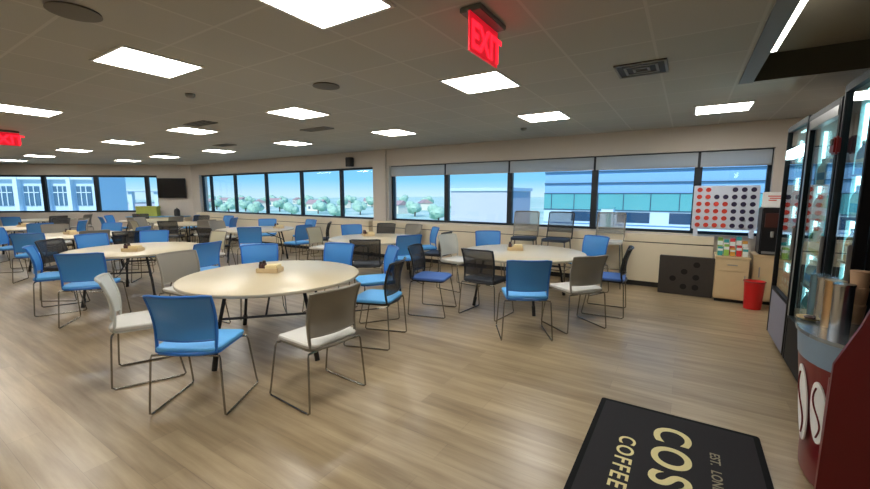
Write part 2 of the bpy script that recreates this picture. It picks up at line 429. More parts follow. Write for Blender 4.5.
# ------------------------------------------------------------------ ceiling vents, discs, detectors
def vent(x, y, s, label):
    t = thing('ceiling_vent', label, 'air vent', (x, y, H), 0, 'ceiling vents')
    MB().box(-s, s, -s, s, -.008, -.001).build('backing', M['ventdark'], t)
    f = MB()
    for k in (1.0, .66, .33):
        q = s * k; w_ = s * .1
        f.box(-q, q, -q, -q + w_, -.016, -.008); f.box(-q, q, q - w_, q, -.016, -.008); f.box(-q, -q + w_, -q, q, -.016, -.008); f.box(q - w_, q, -q, q, -.016, -.008)
    f.build('frame', M['vent'], t)
vent(-.42, 4.05, .2, 'square grey ceiling air vent right of the near exit sign')
def slot(x, y, label):
    t = thing('ceiling_vent', label, 'air vent', (x, y, H), 0, 'ceiling vents')
    MB().box(-.3, .3, -.11, .11, -.006, -.001).build('backing', M['ventdark'], t)
    f = MB()
    for q in (-.11, -.04, .03, .1): f.box(-.3, .3, q, q + .015, -.013, -.006)
    f.box(-.3, -.285, -.11, .11, -.013, -.006); f.box(.285, .3, -.11, .11, -.013, -.006)
    f.build('slats', M['vent'], t)
slot(-6.5, 3.4, 'dark slotted ceiling vent beside the third light of the middle row')
slot(-5.4, 4.75, 'slotted ceiling vent between the second lights of the middle and window rows')
slot(-8.9, 5.15, 'dark slotted ceiling vent near the third light along the windows')
slot(-12.2, 5.3, 'small dark slotted ceiling vent farthest toward the television')
for x, y, l in ((-3.21, .98, 'round grey ceiling speaker at the top left, above the left grey chair'), (-3.19, 2.95, 'round grey ceiling speaker above the front round table')):
    t = thing('ceiling_speaker', l, 'ceiling speaker', (x, y, H), 0, 'ceiling speakers')
    MB().lathe([(.13, -.001), (.135, -.012), (.12, -.016)], n=36).build('rim', M['speaker'], t, True)
    MB().lathe([(.118, -.016), (.10, -.019)], n=36).build('grille', M['speaker'], t, True)
for x, y, l in ((-4.72, 2.38, 'small ceiling smoke detector right of the second light of the near row'), (-2.4, 6.55, 'small dark ceiling detector near the window wall'), (-1.42, 2.8, 'small white sprinkler head next to the near exit sign')):
    t = thing('ceiling_detector', l, 'detector', (x, y, H), 0, 'ceiling detectors')
    MB().lathe([(.05, -.001), (.05, -.02), (.035, -.04), (.012, -.045)], n=20).build('housing', M['vent'] if 'sprinkler' not in l else M['white'], t, True)

# wall loudspeaker / camera
t = thing('wall_loudspeaker', 'small black loudspeaker on the wall above the window by the column', 'loudspeaker', (-7.57, YW, 2.44))
MB().box(-.09, .09, -.2, -.05, -.12, .12, .012).build('housing', M['black_frame'], t)
MB().box(-.03, .03, -.05, -.001, -.04, .04).build('bracket', M['vent'], t)
# television on the end wall
pc = CA + WD * .68
t = thing('television', 'black television hung on the far left end wall', 'television', (pc.x, pc.y, 1.83), ang)
s_ = 1 if (Matrix.Rotation(ang, 3, 'Z') @ Vector((0, 1, 0))).to_2d().dot(WN) < 0 else -1
def tvb(x0, x1, n0, n1, z0, z1, bev=0): return MB().box(x0, x1, min(s_ * n0, s_ * n1), max(s_ * n0, s_ * n1), z0, z1, bev)
tvb(-.5, .5, .05, .1, -.37, .37, .006).build('television_housing', M['black_frame'], t)
tvb(-.485, .485, .1, .102, -.35, .35).build('screen', M['screen'], t)
tvb(-.1, .1, .001, .05, -.1, .1).build('wall_mount', M['vent'], t)
# objects along the end wall
def wallpt(u, n): p = CA + WD * u - WN * n; return p
t = thing('credenza', 'pale low credenza standing under the television', 'cabinet', (*wallpt(1.1, .3), 0), ang)
MB().box(-1.0, 1.0, -.22, .22, .05, .76, .006).build('body', M['cover'], t)
MB().box(-1.02, 1.02, -.24, .24, .76, .79, .004).build('cabinet_top', M['bluepaper'], t)
MB().box(-.97, .97, -.19, .19, .0, .05).build('plinth', M['dark'], t)
for k in (-.5, .5):
    d_ = MB().box(k - .47, k + .47, s_ * .22 - .008, s_ * .22 + .008, .08, .73, .003).build('door', M['cover'], t)
    MB().box(k - .06, k + .06, s_ * .235 - .008, s_ * .235 + .008, .62, .635).build('handle', M['silver'], d_)
t = thing('document_box', 'lime green box on the credenza under the television', 'box', (*wallpt(1.45, .3), .79), ang)
MB().box(-.36, .36, -.12, .12, 0, .36, .01).build('box_body', M['limebox'], t)
MB().box(-.37, .37, -.13, .13, .28, .37, .01).build('box_lid', M['limebox'], t)
t = thing('coffee_urn', 'small black urn standing on the right end of the credenza', 'urn', (*wallpt(.45, .3), .79))
MB().lathe([(.08, 0), (.1, .02), (.1, .2), (.07, .26), (.02, .28)], n=20).build('urn_body', M['black_frame'], t, True)
MB().tube([(.02, 0, .27), (.02, 0, .31)], .02).build('knob', M['black_frame'], t)

# ------------------------------------------------------------------ tables
def table_proto():
    t = thing('round_table', '', 'table', (0, 0, 0), 0, 'round cafeteria tables')
    MB().lathe([(.893, .716), (.90, .722), (.90, .742), (.893, .745)], n=72).build('table_top', M['laminate'], t, True)
    MB().lathe([(.903, .714), (.906, .719), (.906, .736), (.903, .741)], n=72).build('edge_band', M['edge'], t, True)
    MB().box(-.5, .5, -.035, .035, .69, .716).build('center_rail', M['leg'], t)
    for sx in (-1, 1):
        for sy in (-1, 1):
            MB().tube([(sx * .55, sy * .34, .712), (sx * .62, sy * .41, .35), (sx * .66, sy * .45, .012)], .017, 10).build('leg', M['leg'], t, True)
            # foot sleeve belongs to the leg just made
            leg = t.children[-1]
            MB().tube([(sx * .645, sy * .435, .13), (sx * .662, sy * .452, .001)], .024, 10).build('foot_sleeve', M['black_frame'], leg, True)
        MB().tube([(sx * .6, -.39, .46), (sx * .6, .39, .46)], .012).build('stretcher', M['leg'], t, True)
        MB().tube([(sx * .6, 0, .46), (sx * .12, 0, .70)], .010).build('brace', M['leg'], t, True)
    return t
tabs = dict(
    front=((-3.72, 2.60), -43, 'cream round table in front, closest to the camera'),
    right=((-2.04, 5.65), 88, 'pale round table on the right, in front of the three tall stools'),
    column=((-5.15, 5.92), 40, 'cream round table before the wall column'),
    left=((-7.34, 2.7), -42, 'cream round table directly left of the front one'),
    fifth=((-11.0, 2.95), 20, 'long-looking round table second behind the front one on the left'),
    sixth=((-9.05, 5.9), 60, 'round table along the windows left of the column'),
    seventh=((-12.5, 5.95), 10, 'round table near the windows right of the television'),
    eighth=((-14.6, 2.85), 50, 'round table third behind the front one at the left edge'),
    ninth=((-18.6, 4.15), 15, 'farthest round table at the left edge, beside the end windows'),
    tenth=((-15.1, 6.1), 30, 'farthest round table in the corner under the television'))
T0 = table_proto(); first = True
for k, (p, a, lab) in tabs.items():
    if first: T0.location = (*p, 0); T0.rotation_euler.z = R(a); T0['label'] = lab; first = False
    else: dup(T0, (*p, 0), R(a), lab)

# table caddies
def caddy_proto():
    t = thing('napkin_caddy', '', 'napkin holder', (0, 0, 0), 0, 'napkin caddies')
    b = MB(); b.box(-.12, .12, -.08, .08, 0, .012, .003)
    b.box(-.12, -.112, -.08, .08, .01, .05); b.box(.112, .12, -.08, .08, .01, .05); b.box(-.12, .12, -.08, -.072, .01, .05); b.box(-.12, .12, .072, .08, .01, .05)
    b.build('tray', M['wood'], t)
    MB().box(-.03, .105, -.065, .065, .012, .085, .008).build('napkins', M['napkin'], t)
    for y in (-.035, .035):
        j = MB().lathe([(.024, .012), (.026, .02), (.026, .085), (.018, .1)], -.08, y, 16).build('shaker', M['jar'], t, True)
        MB().lathe([(.019, .1), (.019, .118), (.012, .122)], -.08, y, 16).build('shaker_cap', M['black_frame'], j, True)
    return t
K0 = caddy_proto(); first = True
for x, y, a, lab in ((-3.86, 2.66, 30, 'napkin caddy with shakers on the front round table'), (-7.05, 2.55, 35, 'napkin caddy on the table left of the front one'),
                     (-2.2, 5.78, 20, 'napkin caddy on the pale table by the tall stools'), (-5.55, 6.15, 60, 'napkin caddy on the table before the column'),
                     (-11.2, 2.95, 10, 'napkin caddy on the second table behind the front one at left'), (-14.9, 3.0, 40, 'napkin caddy on the third table behind the front one at left'),
                     (-8.7, 6.3, 0, 'napkin caddy on the window table left of the column')):
    if first: K0.location = (x, y, .745); K0.rotation_euler.z = R(a); K0['label'] = lab; first = False
    else: dup(K0, (x, y, .745), R(a), lab)

# ------------------------------------------------------------------ chairs
def rr(w, d, r, n=5):                                  # rounded rectangle outline
    o = []
    for cx, cy, a0 in ((w / 2 - r, d / 2 - r, 0), (-w / 2 + r, d / 2 - r, 90), (-w / 2 + r, -d / 2 + r, 180), (w / 2 - r, -d / 2 + r, 270)):
        for k in range(n + 1):
            a = R(a0 + 90 * k / n); o.append((cx + r * math.cos(a), cy + r * math.sin(a)))
    return o
def back_y(z):                                          # side profile of the back: curves rearward going up
    t = (z - .42) / .46
    return -.222 - .03 * t - .032 * t * t + .03 * math.sin(PI * t)
def chair_proto(kind, back, seat, frame, glides=False):
    t = thing(kind, '', 'chair', (0, 0, 0), 0)
    s = MB(); out = rr(.47, .46, .07)
    rings = []
    for dz, sc in ((.425, .93), (.43, .985), (.448, 1.0), (.458, .975), (.462, .90)):
        rings.append([(x * sc, y * sc, dz - .018 * max(0, (y - .12)) / .11 * .6 - .01 * (1 - (x / .235) ** 2) * (1 if dz > .44 else 0)) for x, y in out])
    n = len(out); v = [p for r_ in rings for p in r_]; f = []
    for i in range(len(rings) - 1):
        for k in range(n): f.append((i * n + k, i * n + (k + 1) % n, (i + 1) * n + (k + 1) % n, (i + 1) * n + k))
    f += [tuple(range(n))[::-1], tuple((len(rings) - 1) * n + k for k in range(n))]
    s.add(v, f).build('seat', M[seat], t, True)
    MB().prism([(x * .96, y * .96) for x, y in out], .408, .426).build('seat_pan', M[frame], t)
    # back: curved panel with thickness, plus rim
    def bp(x, z, off=0):
        return (x, back_y(z) + .055 * (1 - (x / .24) ** 2) * -1 + .03 + off, z)
    b = MB(); nx, nz = 12, 10; v = []; f = []
    for off in (0, .006):
        for j in range(nz + 1):
            z = .515 + (.868 - .515) * j / nz; hw = .212 + .018 * (z - .42) / .46
            for i in range(nx + 1): v.append(bp(-hw + 2 * hw * i / nx, z, off))
    q = (nx + 1) * (nz + 1)
    for j in range(nz):
        for i in range(nx):
            a = j * (nx + 1) + i
            f.append((a, a + 1, a + nx + 2, a + nx + 1)); f.append((q + a, q + a + nx + 1, q + a + nx + 2, q + a + 1))
    b.add(v, f).build('backrest', M[back], t, True)
    pts = []
    for k in range(9): z = .425 + .44 * k / 8; hw = .214 + .018 * (z - .42) / .46; pts.append(bp(hw, z, .003))
    for k in range(1, 10): x = .23 - .46 * k / 10; pts.append(bp(x, .872, .003))
    for k in range(9): z = .865 - .44 * k / 8; hw = .214 + .018 * (z - .42) / .46; pts.append(bp(-hw, z, .003))
    for k in range(1, 10): x = -.212 + .424 * k / 10; pts.append(bp(x, .42, .003))
    MB().tube(pts, .012, 8, True).build('back_frame', M[frame], t, True)
    MB().tube([bp(-.212 + .424 * k / 10, .513, .003) for k in range(11)], .008, 6).build('lower_rail', M[frame], t, True)
    for sx in (-1, 1):
        x0, x1 = sx * .245, sx * .275
        p = [(sx * .12, -.2, .402), (x0, -.215, .402), (x0 + sx * .006, -.22, .38), (x1 - sx * .003, -.242, .06), (x1, -.243, .022), (x1, -.225, .009), (x1, -.19, .008),
             (x1, .22, .008), (x1, .255, .009), (x1, .27, .024), (x1 - sx * .004, .26, .06), (x0 + sx * .012, .19, .38), (x0, .185, .405), (sx * .12, .16, .40)]
        MB().tube(p, .0075, 8).build("sled_leg", M['chrome'], t, True)
    for ch in t.children:                              # seat height 0.5 m, top of the back 0.9 m
        for vv in ch.data.vertices:
            z = vv.co.z
            vv.co.z = z * 1.12 if z < .45 else .504 + (z - .45) * .94
            if z < .03: vv.co.z = z
    return t
protos = dict(
    blue=chair_proto('stacking_chair', 'blue', 'blue_seat', 'blue_frame'),
    grey=chair_proto('stacking_chair', 'grey', 'grey_seat', 'grey_frame'),
    pale=chair_proto('stacking_chair', 'pale', 'grey_seat', 'pale'),
    beige=chair_proto('stacking_chair', 'beige', 'grey_seat', 'grey_frame'),
    black=chair_proto('stacking_chair', 'black', 'black_seat', 'black_frame'),
    blackblue=chair_proto('stacking_chair', 'black', 'navy_seat', 'black_frame'),
    blacklight=chair_proto('stacking_chair', 'black', 'blue_seat', 'black_frame'))
used = set()
def chair(kind, x, y, face, label, group):
    p = protos[kind]
    if kind not in used:
        used.add(kind); p.location = (x, y, 0); p.rotation_euler.z = R(face - 90); p['label'] = label; p['group'] = group; return p
    return dup(p, (x, y, 0), R(face - 90), label, group)
g = 'chairs around the front table'
chair('blue', -3.08, 1.51, 122, 'blue mesh chair closest to the camera, its back turned, at the front table', g)
chair('pale', -4.03, 1.50, 66, 'pale grey chair seen side-on at the left of the front table', g)
chair('grey', -2.43, 2.07, 176, 'grey-backed chair with light seat at the right front of the front table', g)
chair('blacklight', -2.80, 3.22, 198, 'black-backed chair with blue seat pulled away right of the front table', g)
chair('blue', -3.40, 3.88, 234, 'blue chair just behind the black chair at the front table', g)
chair('blue', -4.10, 3.75, 283, 'blue chair on the far side of the front table, left of the black-backed chair', g)
chair('blue', -4.78, 3.16, 328, 'light blue chair on the far left side of the front table behind the napkin caddy', g)
chair('grey', -4.93, 2.34, 6, 'grey chair wedged between the front table and the table left of it', g)
g = 'chairs around the right table'
chair('blue', -1.50, 4.25, 120, 'blue chair with its back turned at the near side of the right table', g)
chair('black', -2.20, 4.74, 84, 'black mesh chair with its back turned next to the blue one at the right table', g)
chair('blackblue', -2.87, 4.44, 14, 'black chair with dark blue seat seen side-on left of the right table', g)
chair('grey', -1.08, 4.86, 142, 'grey chair with light seat at the right front of the right table', g)
chair('blackblue', -.86, 5.72, 184, 'black chair with blue seat at the right-hand side of the right table', g)
chair('blue', -1.35, 6.78, 244, 'bright blue chair behind the right end of the right table under the window', g)
chair('blue', -3.05, 6.66, 300, 'blue chair showing above the far left rim of the right table', g)
chair('pale', -3.25, 5.85, 350, 'pale grey chair between the right table and the window wall', g)
g = 'chairs around the column table'
chair('black', -4.32, 4.76, 124, 'dark see-through chair with its back turned at the near side of the column table', g)
chair('blue', -4.2, 5.57, 152, 'blue chair with its back turned at the right end of the column table', g)
chair('blue', -4.62, 6.85, 228, 'blue chair facing left behind the right end of the column table', g)
chair('black', -4.0, 6.3, 186, 'black chair seen side-on against the window wall right of the column table', g)
chair('grey', -5.35, 7.25, 268, 'grey brown chair behind the column table, right of the column', g)
chair('blacklight', -6.02, 7.16, 286, 'black chair at the far left of the column table against the wall', g)
chair('blue', -6.3, 6.5, 326, 'blue chair at the far left rim of the column table', g)
chair('beige', -6.42, 5.72, 12, 'beige chair left of the column table facing right', g)
g = 'chairs around the left table'
chair('blue', -6.25, 1.80, 142, 'blue chair with its back turned at the near side of the left table', g)
chair('blue', -7.28, 1.74, 70, 'blue chair seen side-on at the left front of the left table', g)
chair('black', -8.05, 2.06, 36, 'dark chair behind the side-on blue chair at the left table', g)
chair('blue', -8.6, 2.62, 5, 'blue chair at the far left rim of the left table', g)
chair('blue', -8.42, 3.34, 322, 'vivid blue chair on the far side of the left table', g)
chair('black', -9.15, 3.3, 150, 'dark chair left of the vivid blue one, on the far side of the left table', g)
chair('beige', -7.45, 3.86, 274, 'beige chair behind the right end of the left table', g)
chair('blue', -6.08, 2.98, 195, 'blue chair edge-on at the right end of the left table', g)
g = 'chairs around the sixth table'
chair('blue', -8.02, 5.12, 138, 'blue framed chair with its back turned at the window table left of the column', g)
chair('blue', -7.62, 6.0, 184, 'blue chair seen edge-on at the right end of the window table left of the column', g)
chair('black', -8.6, 4.62, 100, 'black chair at the near left of the window table left of the column', g)
chair('black', -7.75, 6.78, 222, 'black chair behind the edge-on blue chair near the windows', g)
chair('blue', -8.75, 7.12, 265, 'blue chair behind the window table left of the column', g)
chair('blue', -9.85, 6.75, 318, 'blue chair at the far left of the window table left of the column', g)
chair('grey', -10.15, 5.7, 10, 'grey chair at the left end of the window table left of the column', g)
where = dict(fifth='second table behind the front one', seventh='window table right of the television', eighth='third table behind the front one', ninth='farthest table by the end windows', tenth='corner table under the television')
posn = {0: 'right end', 45: 'far right side', 90: 'far side', 135: 'far left side', 180: 'left end', 225: 'near left side', 270: 'near side', 315: 'near right side'}
cname = dict(blue='blue', grey='grey', beige='beige', black='black', pale='pale grey', blackblue='black-backed blue-seated')
lay = dict(fifth=[(0, 'grey'), (45, 'blue'), (90, 'grey'), (135, 'blue'), (180, 'grey'), (225, 'blue'), (315, 'blue')],
           seventh=[(0, 'grey'), (45, 'blue'), (90, 'blue'), (135, 'black'), (225, 'grey'), (270, 'beige'), (315, 'black')],
           eighth=[(0, 'blue'), (45, 'blue'), (90, 'grey'), (135, 'black'), (270, 'blue'), (315, 'grey')],
           ninth=[(0, 'black'), (45, 'grey'), (270, 'blue'), (315, 'blue')],
           tenth=[(0, 'grey'), (45, 'blue'), (180, 'black'), (225, 'blue'), (270, 'blue'), (315, 'grey')])
for tk, L in lay.items():
    (tx, ty), _, _ = tabs[tk]
    for a, kd in L:
        aa = a + random.uniform(-7, 7); d = 1.12 + random.uniform(-.05, .1)
        chair(kd, tx + d * math.cos(R(aa)), ty + d * math.sin(R(aa)), aa + 180 + random.uniform(-10, 10), '%s chair at the %s of the %s' % (cname[kd], posn[a], where[tk]), 'chairs around the %s table' % tk)

# tall stools with backs under the windows
def stool_proto(nm, back, seat, frame):
    t = thing(nm, '', 'stool', (0, 0, 0), 0, 'tall stools by the window')
    MB().prism(rr(.44, .42, .07), .755, .80).build('seat', M[seat], t, True)
    b = MB()
    v = []; f = []; nx = 10; nz = 6
    for off in (0, .006):
        for j in range(nz + 1):
            z = .90 + .36 * j / nz; hw = .22
            for i in range(nx + 1):
                x = -hw + 2 * hw * i / nx; v.append((x, -.2 - .09 * j / nz - .04 * (1 - (x / hw) ** 2) + off, z))
    q = (nx + 1) * (nz + 1)
    for j in range(nz):
        for i in range(nx):
            a = j * (nx + 1) + i; f.append((a, a + 1, a + nx + 2, a + nx + 1)); f.append((q + a, q + a + nx + 1, q + a + nx + 2, q + a + 1))
    b.add(v, f).build('backrest', M[back], t, True)
    pts = [(.23, -.17, .79), (.23, -.2, .9), (.23, -.245, 1.08), (.23, -.29, 1.25), (.21, -.297, 1.268), (0, -.335, 1.27), (-.21, -.297, 1.268), (-.23, -.29, 1.25), (-.23, -.245, 1.08), (-.23, -.2, .9), (-.23, -.17, .79)]
    MB().tube(pts, .012).build('back_frame', M[frame], t, True)
    for sx in (-1, 1):
        MB().tube([(sx * .2, -.17, .76), (sx * .25, -.24, .01)], .011).build('leg', M['chrome'], t, True)
        MB().tube([(sx * .2, .17, .76), (sx * .25, .24, .01)], .011).build('leg', M['chrome'], t, True)
    MB().tube([(-.235, .215, .26), (.235, .215, .26), (.235, -.215, .26), (-.235, -.215, .26)], .009, 8, True).build('foot_rest', M['chrome'], t, True)
    return t
for (bk, st, fr, x, y, a, lab) in (('stoolgrey', 'black_seat', 'grey_frame', -2.56, 7.15, 280, 'tall grey-backed stool under the window, left of the tall black one'),
                                  ('stoolblack', 'black_seat', 'black_frame', -1.97, 7.2, 268, 'tall black mesh-backed stool under the window'),
                                  ('stoolgrey', 'grey_seat', 'grey_frame', -1.12, 7.4, 272, 'tall grey-backed stool behind the bright blue chair under the window')):
    s_t = stool_proto('tall_stool', bk, st, fr); s_t.location = (x, y, 0); s_t.rotation_euler.z = R(a - 90); s_t['label'] = lab

# ------------------------------------------------------------------ floor mat
t = thing('floor_mat', 'black floor mat with cream coffee lettering in the foreground', 'mat', (0.02, 2.43, 0))
MB().prism([(x, y) for x, y in rr(.97, 1.54, .02)], .001, .008).build('mat_border', M['rubber'], t)
MB().prism([(x, y) for x, y in rr(.90, 1.47, .01)], .0081, .011).build('mat_pile', M['mat'], t)
RZ = Matrix.Rotation(-PI / 2, 4, 'Z')
def mat_text(body, size, x, y, m, bold, sp=1.0, nm='lettering'):
    return text_mesh(nm, body, size, m, t, Matrix.Translation((x - .02, y - 2.43, .0115)) @ RZ, .0008, bold, sp)
mat_text('COSTA', .29, -.078, 2.995, M['cream'], .006, 1.24)
mat_text('COFFEE', .135, -.27, 2.735, M['cream'], .002, 1.22)
mat_text('EST.', .072, .222, 2.83, M['creamdim'], .001, 1.05)
mat_text('LONDON', .072, .222, 2.645, M['creamdim'], .001, 1.05)

# ------------------------------------------------------------------ items along the back wall, right end
t = thing('disc_board', 'white board on legs with rows of red and navy discs before the right window', 'game', (.50, 7.72, .925))
MB().box(-.42, .42, -.02, .02, .12, .81, .006).build('board_panel', M['gameboard'], t)
for sx in (-1, 1):
    MB().box(sx * .36 - .03, sx * .36 + .03, -.04, .04, 0.0, .13, .004).build('leg', M['gameboard'], t)
for cx in range(7):
    for rz in range(6):
        if rz == 5 and cx in (2, 3): continue
        red = cx < 2 or (cx < 4 and rz < 4)
        x = -.342 + .114 * cx; z = .185 + .112 * rz
        d = bmesh.new(); bmesh.ops.create_cone(d, cap_ends=True, segments=20, radius1=.036, radius2=.034, depth=.012)
        m_ = MB(); m_.join(d, Matrix.Translation((x, -.027, z)) @ Matrix.Rotation(PI / 2, 4, 'X'))
        m_.build('disc', M['discred' if red else 'discnavy'], t)
t = thing('dark_board', 'dark brown slab with round holes leaning in front of the convector cover', 'board', (.05, 7.36, .0))
hb = MB(); hb.box(-.37, .37, -.03, .05, .001, .62, .008); hb.build('slab', M['board'], t)
for x, z in ((-.17, .26), (-.02, .38), (.14, .5), (-.02, .14), (.14, .3), (.14, .14)):
    d = bmesh.new(); bmesh.ops.create_cone(d, cap_ends=True, segments=20, radius1=.045, radius2=.045, depth=.006)
    m_ = MB(); m_.join(d, Matrix.Translation((x, -.0335, z)) @ Matrix.Rotation(PI / 2, 4, 'X')); m_.build('hole', M['hole'], t)
t = thing('cabinet', 'pale wood cabinet right of the dark slab with colourful packets on top', 'cabinet', (.62, 7.4, 0))
MB().box(-.2, .2, -.22, .24, .05, .66, .004).build('body', M['wood'], t)
MB().box(-.21, .21, -.245, .25, .66, .69, .004).build('cabinet_top', M['wood'], t)
MB().box(-.18, .18, -.19, .22, .001, .05).build('plinth', M['dark'], t)
d_ = MB().box(-.195, .195, -.237, -.221, .48, .65, .002).build('drawer', M['wood'], t); MB().box(-.06, .06, -.25, -.237, .56, .572).build('handle', M['silver'], d_)
d_ = MB().box(-.195, .195, -.237, -.221, .07, .47, .002).build('door', M['wood'], t)
MB().box(.15, .162, -.25, -.237, .3, .42).build('handle', M['silver'], d_)
pk = [('p_teal', 'teal'), ('p_lime', 'lime'), ('p_amber', 'amber'), ('p_rose', 'rose red'), ('p_snow', 'white'), ('p_lime', 'lime'), ('p_teal', 'teal'), ('p_rose', 'rose red'), ('p_teal', 'teal'), ('p_amber', 'amber')]
for i, (mk, cn) in enumerate(pk):
    back = i // 5; hh = (.13, .17, .12, .16, .14, .26, .23, .25, .28, .22)[i]
    q = thing('tea_packet', '%s packet box on the wood cabinet, %s from left in its %s row' % (cn, ORD[i % 5], 'back' if back else 'front'), 'packet box', (.465 + .075 * (i % 5), 7.27 + .13 * back, .69), 0, 'packet boxes on the cabinet')
    MB().box(-.03, .03, -.03, .03, 0, hh, .004).build('carton', M[mk], q); MB().box(-.0305, .0305, -.0305, .0305, hh * .55, hh * .8).build('label_band', M['p_snow' if mk != 'p_snow' else 'p_teal'], q)
t = thing('waste_bin', 'red waste bin standing by the pale wood cabinet', 'bin', (.87, 6.98, 0))
b = MB(); b.lathe([(.1, .001), (.118, .38), (.125, .385), (.125, .395), (.112, .395), (.108, .38), (.09, .02)], n=28); b.build('bin_body', M['red'], t, True)
MB().tube([(.124 * math.cos(2 * PI * k / 28), .124 * math.sin(2 * PI * k / 28), .39) for k in range(28)], .006, 6, True).build('bin_rim', M['dred'], t, True)
t = thing('cabinet', 'pale wood cabinet in the corner holding the black drink dispenser', 'cabinet', (1.30, 7.45, 0))
MB().box(-.43, .38, -.15, .24, .05, .70, .004).build('body', M['wood'], t); MB().box(-.44, .39, -.165, .25, .70, .73, .004).build('cabinet_top', M['wood'], t)
MB().box(-.42, .37, -.12, .23, .001, .05).build('plinth', M['dark'], t)
d_ = MB().box(-.425, .375, -.167, -.151, .07, .69, .002).build('door', M['wood'], t); MB().box(-.36, -.348, -.18, -.167, .4, .55).build('handle', M['silver'], d_)
t = thing('drink_dispenser', 'tall black drink dispenser on the corner cabinet under a small notice', 'dispenser', (1.05, 7.49, .73))
MB().box(-.13, .13, -.16, .2, .0, .68, .012).build('dispenser_body', M['black_frame'], t)
MB().box(-.09, .09, -.172, -.158, .4, .6).build('screen', M['jar'], t)
MB().box(-.1, .1, -.22, -.16, .02, .05).build('drip_tray', M['silver'], t)
MB().tube([(0, -.18, .34), (0, -.18, .26)], .02).build('nozzle', M['silver'], t)
t = thing('notice_sign', 'small white notice with red marks above the black drink dispenser', 'sign', (1.05, 7.46, 1.411))
MB().box(-.13, .13, -.008, .008, .03, .22).build('notice_card', M['white'], t)
MB().box(-.13, .13, -.05, .05, 0, .03, .004).build('sign_base', M['white'], t)
m_ = MB()
for z, a, b in ((.155, -.07, .08), (.125, -.05, .09), (.095, -.06, .03)): m_.box(a, b, -.0095, -.008, z, z + .014)
m_.build('red_marks', M['discred'], t)

# ------------------------------------------------------------------ glass-fronted coolers on the right
XF = .85
def cooler(label, y0, y1, zt, trim, glint, kick=.55, fw=.035, kmat='kick'):
    t = thing('glass_cooler', label, 'cooler', (XF, y0, 0), 0, 'glass coolers')
    L = y1 - y0; D = .78
    c = MB(); c.box(.06, D, .0, .025, .05, zt); c.box(.06, D, L - .025, L, .05, zt); c.box(.06, D, 0, L, zt - .04, zt); c.box(D - .03, D, 0, L, .05, zt); c.box(.06, D, 0, L, .05, .12)
    c.build('cabinet_shell', M['vframe'], t)
    c = MB(); c.box(.08, D - .031, .026, .03, .12, zt - .05); c.box(D - .036, D - .031, .03, L - .03, .12, zt - .05); c.box(.08, D - .031, L - .03, L - .026, .12, zt - .05)
    c.build('liner', M['vinner'], t)
    MB().box(.1, D - .05, .04, L - .04, .001, .05).build('base', M['dark'], t)
    d = MB(); w_ = fw
    d.box(0, .055, 0, w_, .08, zt - .01, .004); d.box(0, .055, L - w_, L, .08, zt - .01, .004); d.box(0, .055, w_, L - w_, zt - .06, zt - .01); d.box(0, .055, w_, L - w_, kick - .03, kick)
    dd = d.build('door', M['vframe'], t)
    MB().box(.02, .03, w_, L - w_, kick, zt - .06).build('door_glass', M['vglass'], dd)
    if trim:
        q = MB(); q.box(-.004, .05, w_, L - w_, zt - .13, zt - .06); q.box(-.004, .0, L - w_ - .03, L - w_, kick, zt - .06); q.build('silver_trim', M['silver'], dd)
    if glint: MB().box(-.004, .02, w_ + .03, L - w_ - .03, zt - .34, zt - .25).build('ceiling_light_glint', M['vlight'], dd)  # glowing strip imitates a ceiling light reflected in the door
    MB().box(.004, .055, w_, L - w_, .08, kick - .03).build('kick_panel', M[kmat], dd)
    MB().box(-.022, 0, .008, .024, 1.0, 1.3, .004).build('handle', M['silver'], dd)
    zs = [kick + .02 + i * .29 for i in range(5)]
    for z in zs: MB().box(.06, D - .05, .035, L - .035, z - .012, z).build('shelf', M['silver'], t)
    MB().box(.10, .12, L - .06, L - .035, kick + .05, zt - .15).build('lamp_tube', M['vlight'], t)
    MB().box(.09, .11, .08, L - .08, zt - .075, zt - .062).build('top_lamp', M['vlight'], t)
    return t, zs, L
def bottle(name, mk):
    t = thing(name, '', 'bottle')
    MB().lathe([(.028, 0), (.032, .006), (.032, .13), (.026, .155), (.012, .185), (.012, .2)], n=14).build('bottle_body', M[mk], t, True)
    MB().lathe([(.014, .2), (.014, .218), (.012, .22)], n=14).build('cap', M['p_snow'], t, True)
    MB().lathe([(.0328, .04), (.0328, .1)], n=14).build('wrapper', M['p_snow' if mk != 'p_snow' else 'p_sky'], t, True)
    return t
def pack(name, mk):
    t = thing(name, '', 'snack bag')
    b = MB(); v = []
    for z, w_, th in ((0, .055, .004), (.012, .058, .02), (.07, .06, .03), (.13, .058, .02), (.15, .055, .004)):
        v += [(-th, -w_, z), (th, -w_, z), (th, w_, z), (-th, w_, z)]
    f = [(3, 2, 1, 0), (16, 17, 18, 19)]
    for i in range(4):
        for k in range(4): f.append((i * 4 + k, i * 4 + (k + 1) % 4, i * 4 + 4 + (k + 1) % 4, i * 4 + 4 + k))
    b.add(v, f).build('bag', M[mk], t, True)
    MB().box(-.033, -.029, -.03, .03, .05, .1).build('bag_label', M['p_snow'], t)
    return t
cols = ['teal', 'lime', 'amber', 'rose', 'snow', 'sky']
cword = dict(teal='teal', lime='lime green', amber='amber', rose='red', snow='white', sky='blue')
bp_ = {k: bottle('drink_bottle', 'p_' + k) for k in cols}; pp_ = {k: pack('snack_bag', 'p_' + k) for k in cols}
usedb = set()
def put(kind, k, loc, label, group):
    p = (bp_ if kind == 'b' else pp_)[k]
    if (kind, k) in usedb: dup(p, loc, 0, label, group)
    else: usedb.add((kind, k)); p.location = loc; p['label'] = label; p['group'] = group
O12 = ORD + ['ninth', 'tenth', 'eleventh', 'twelfth']
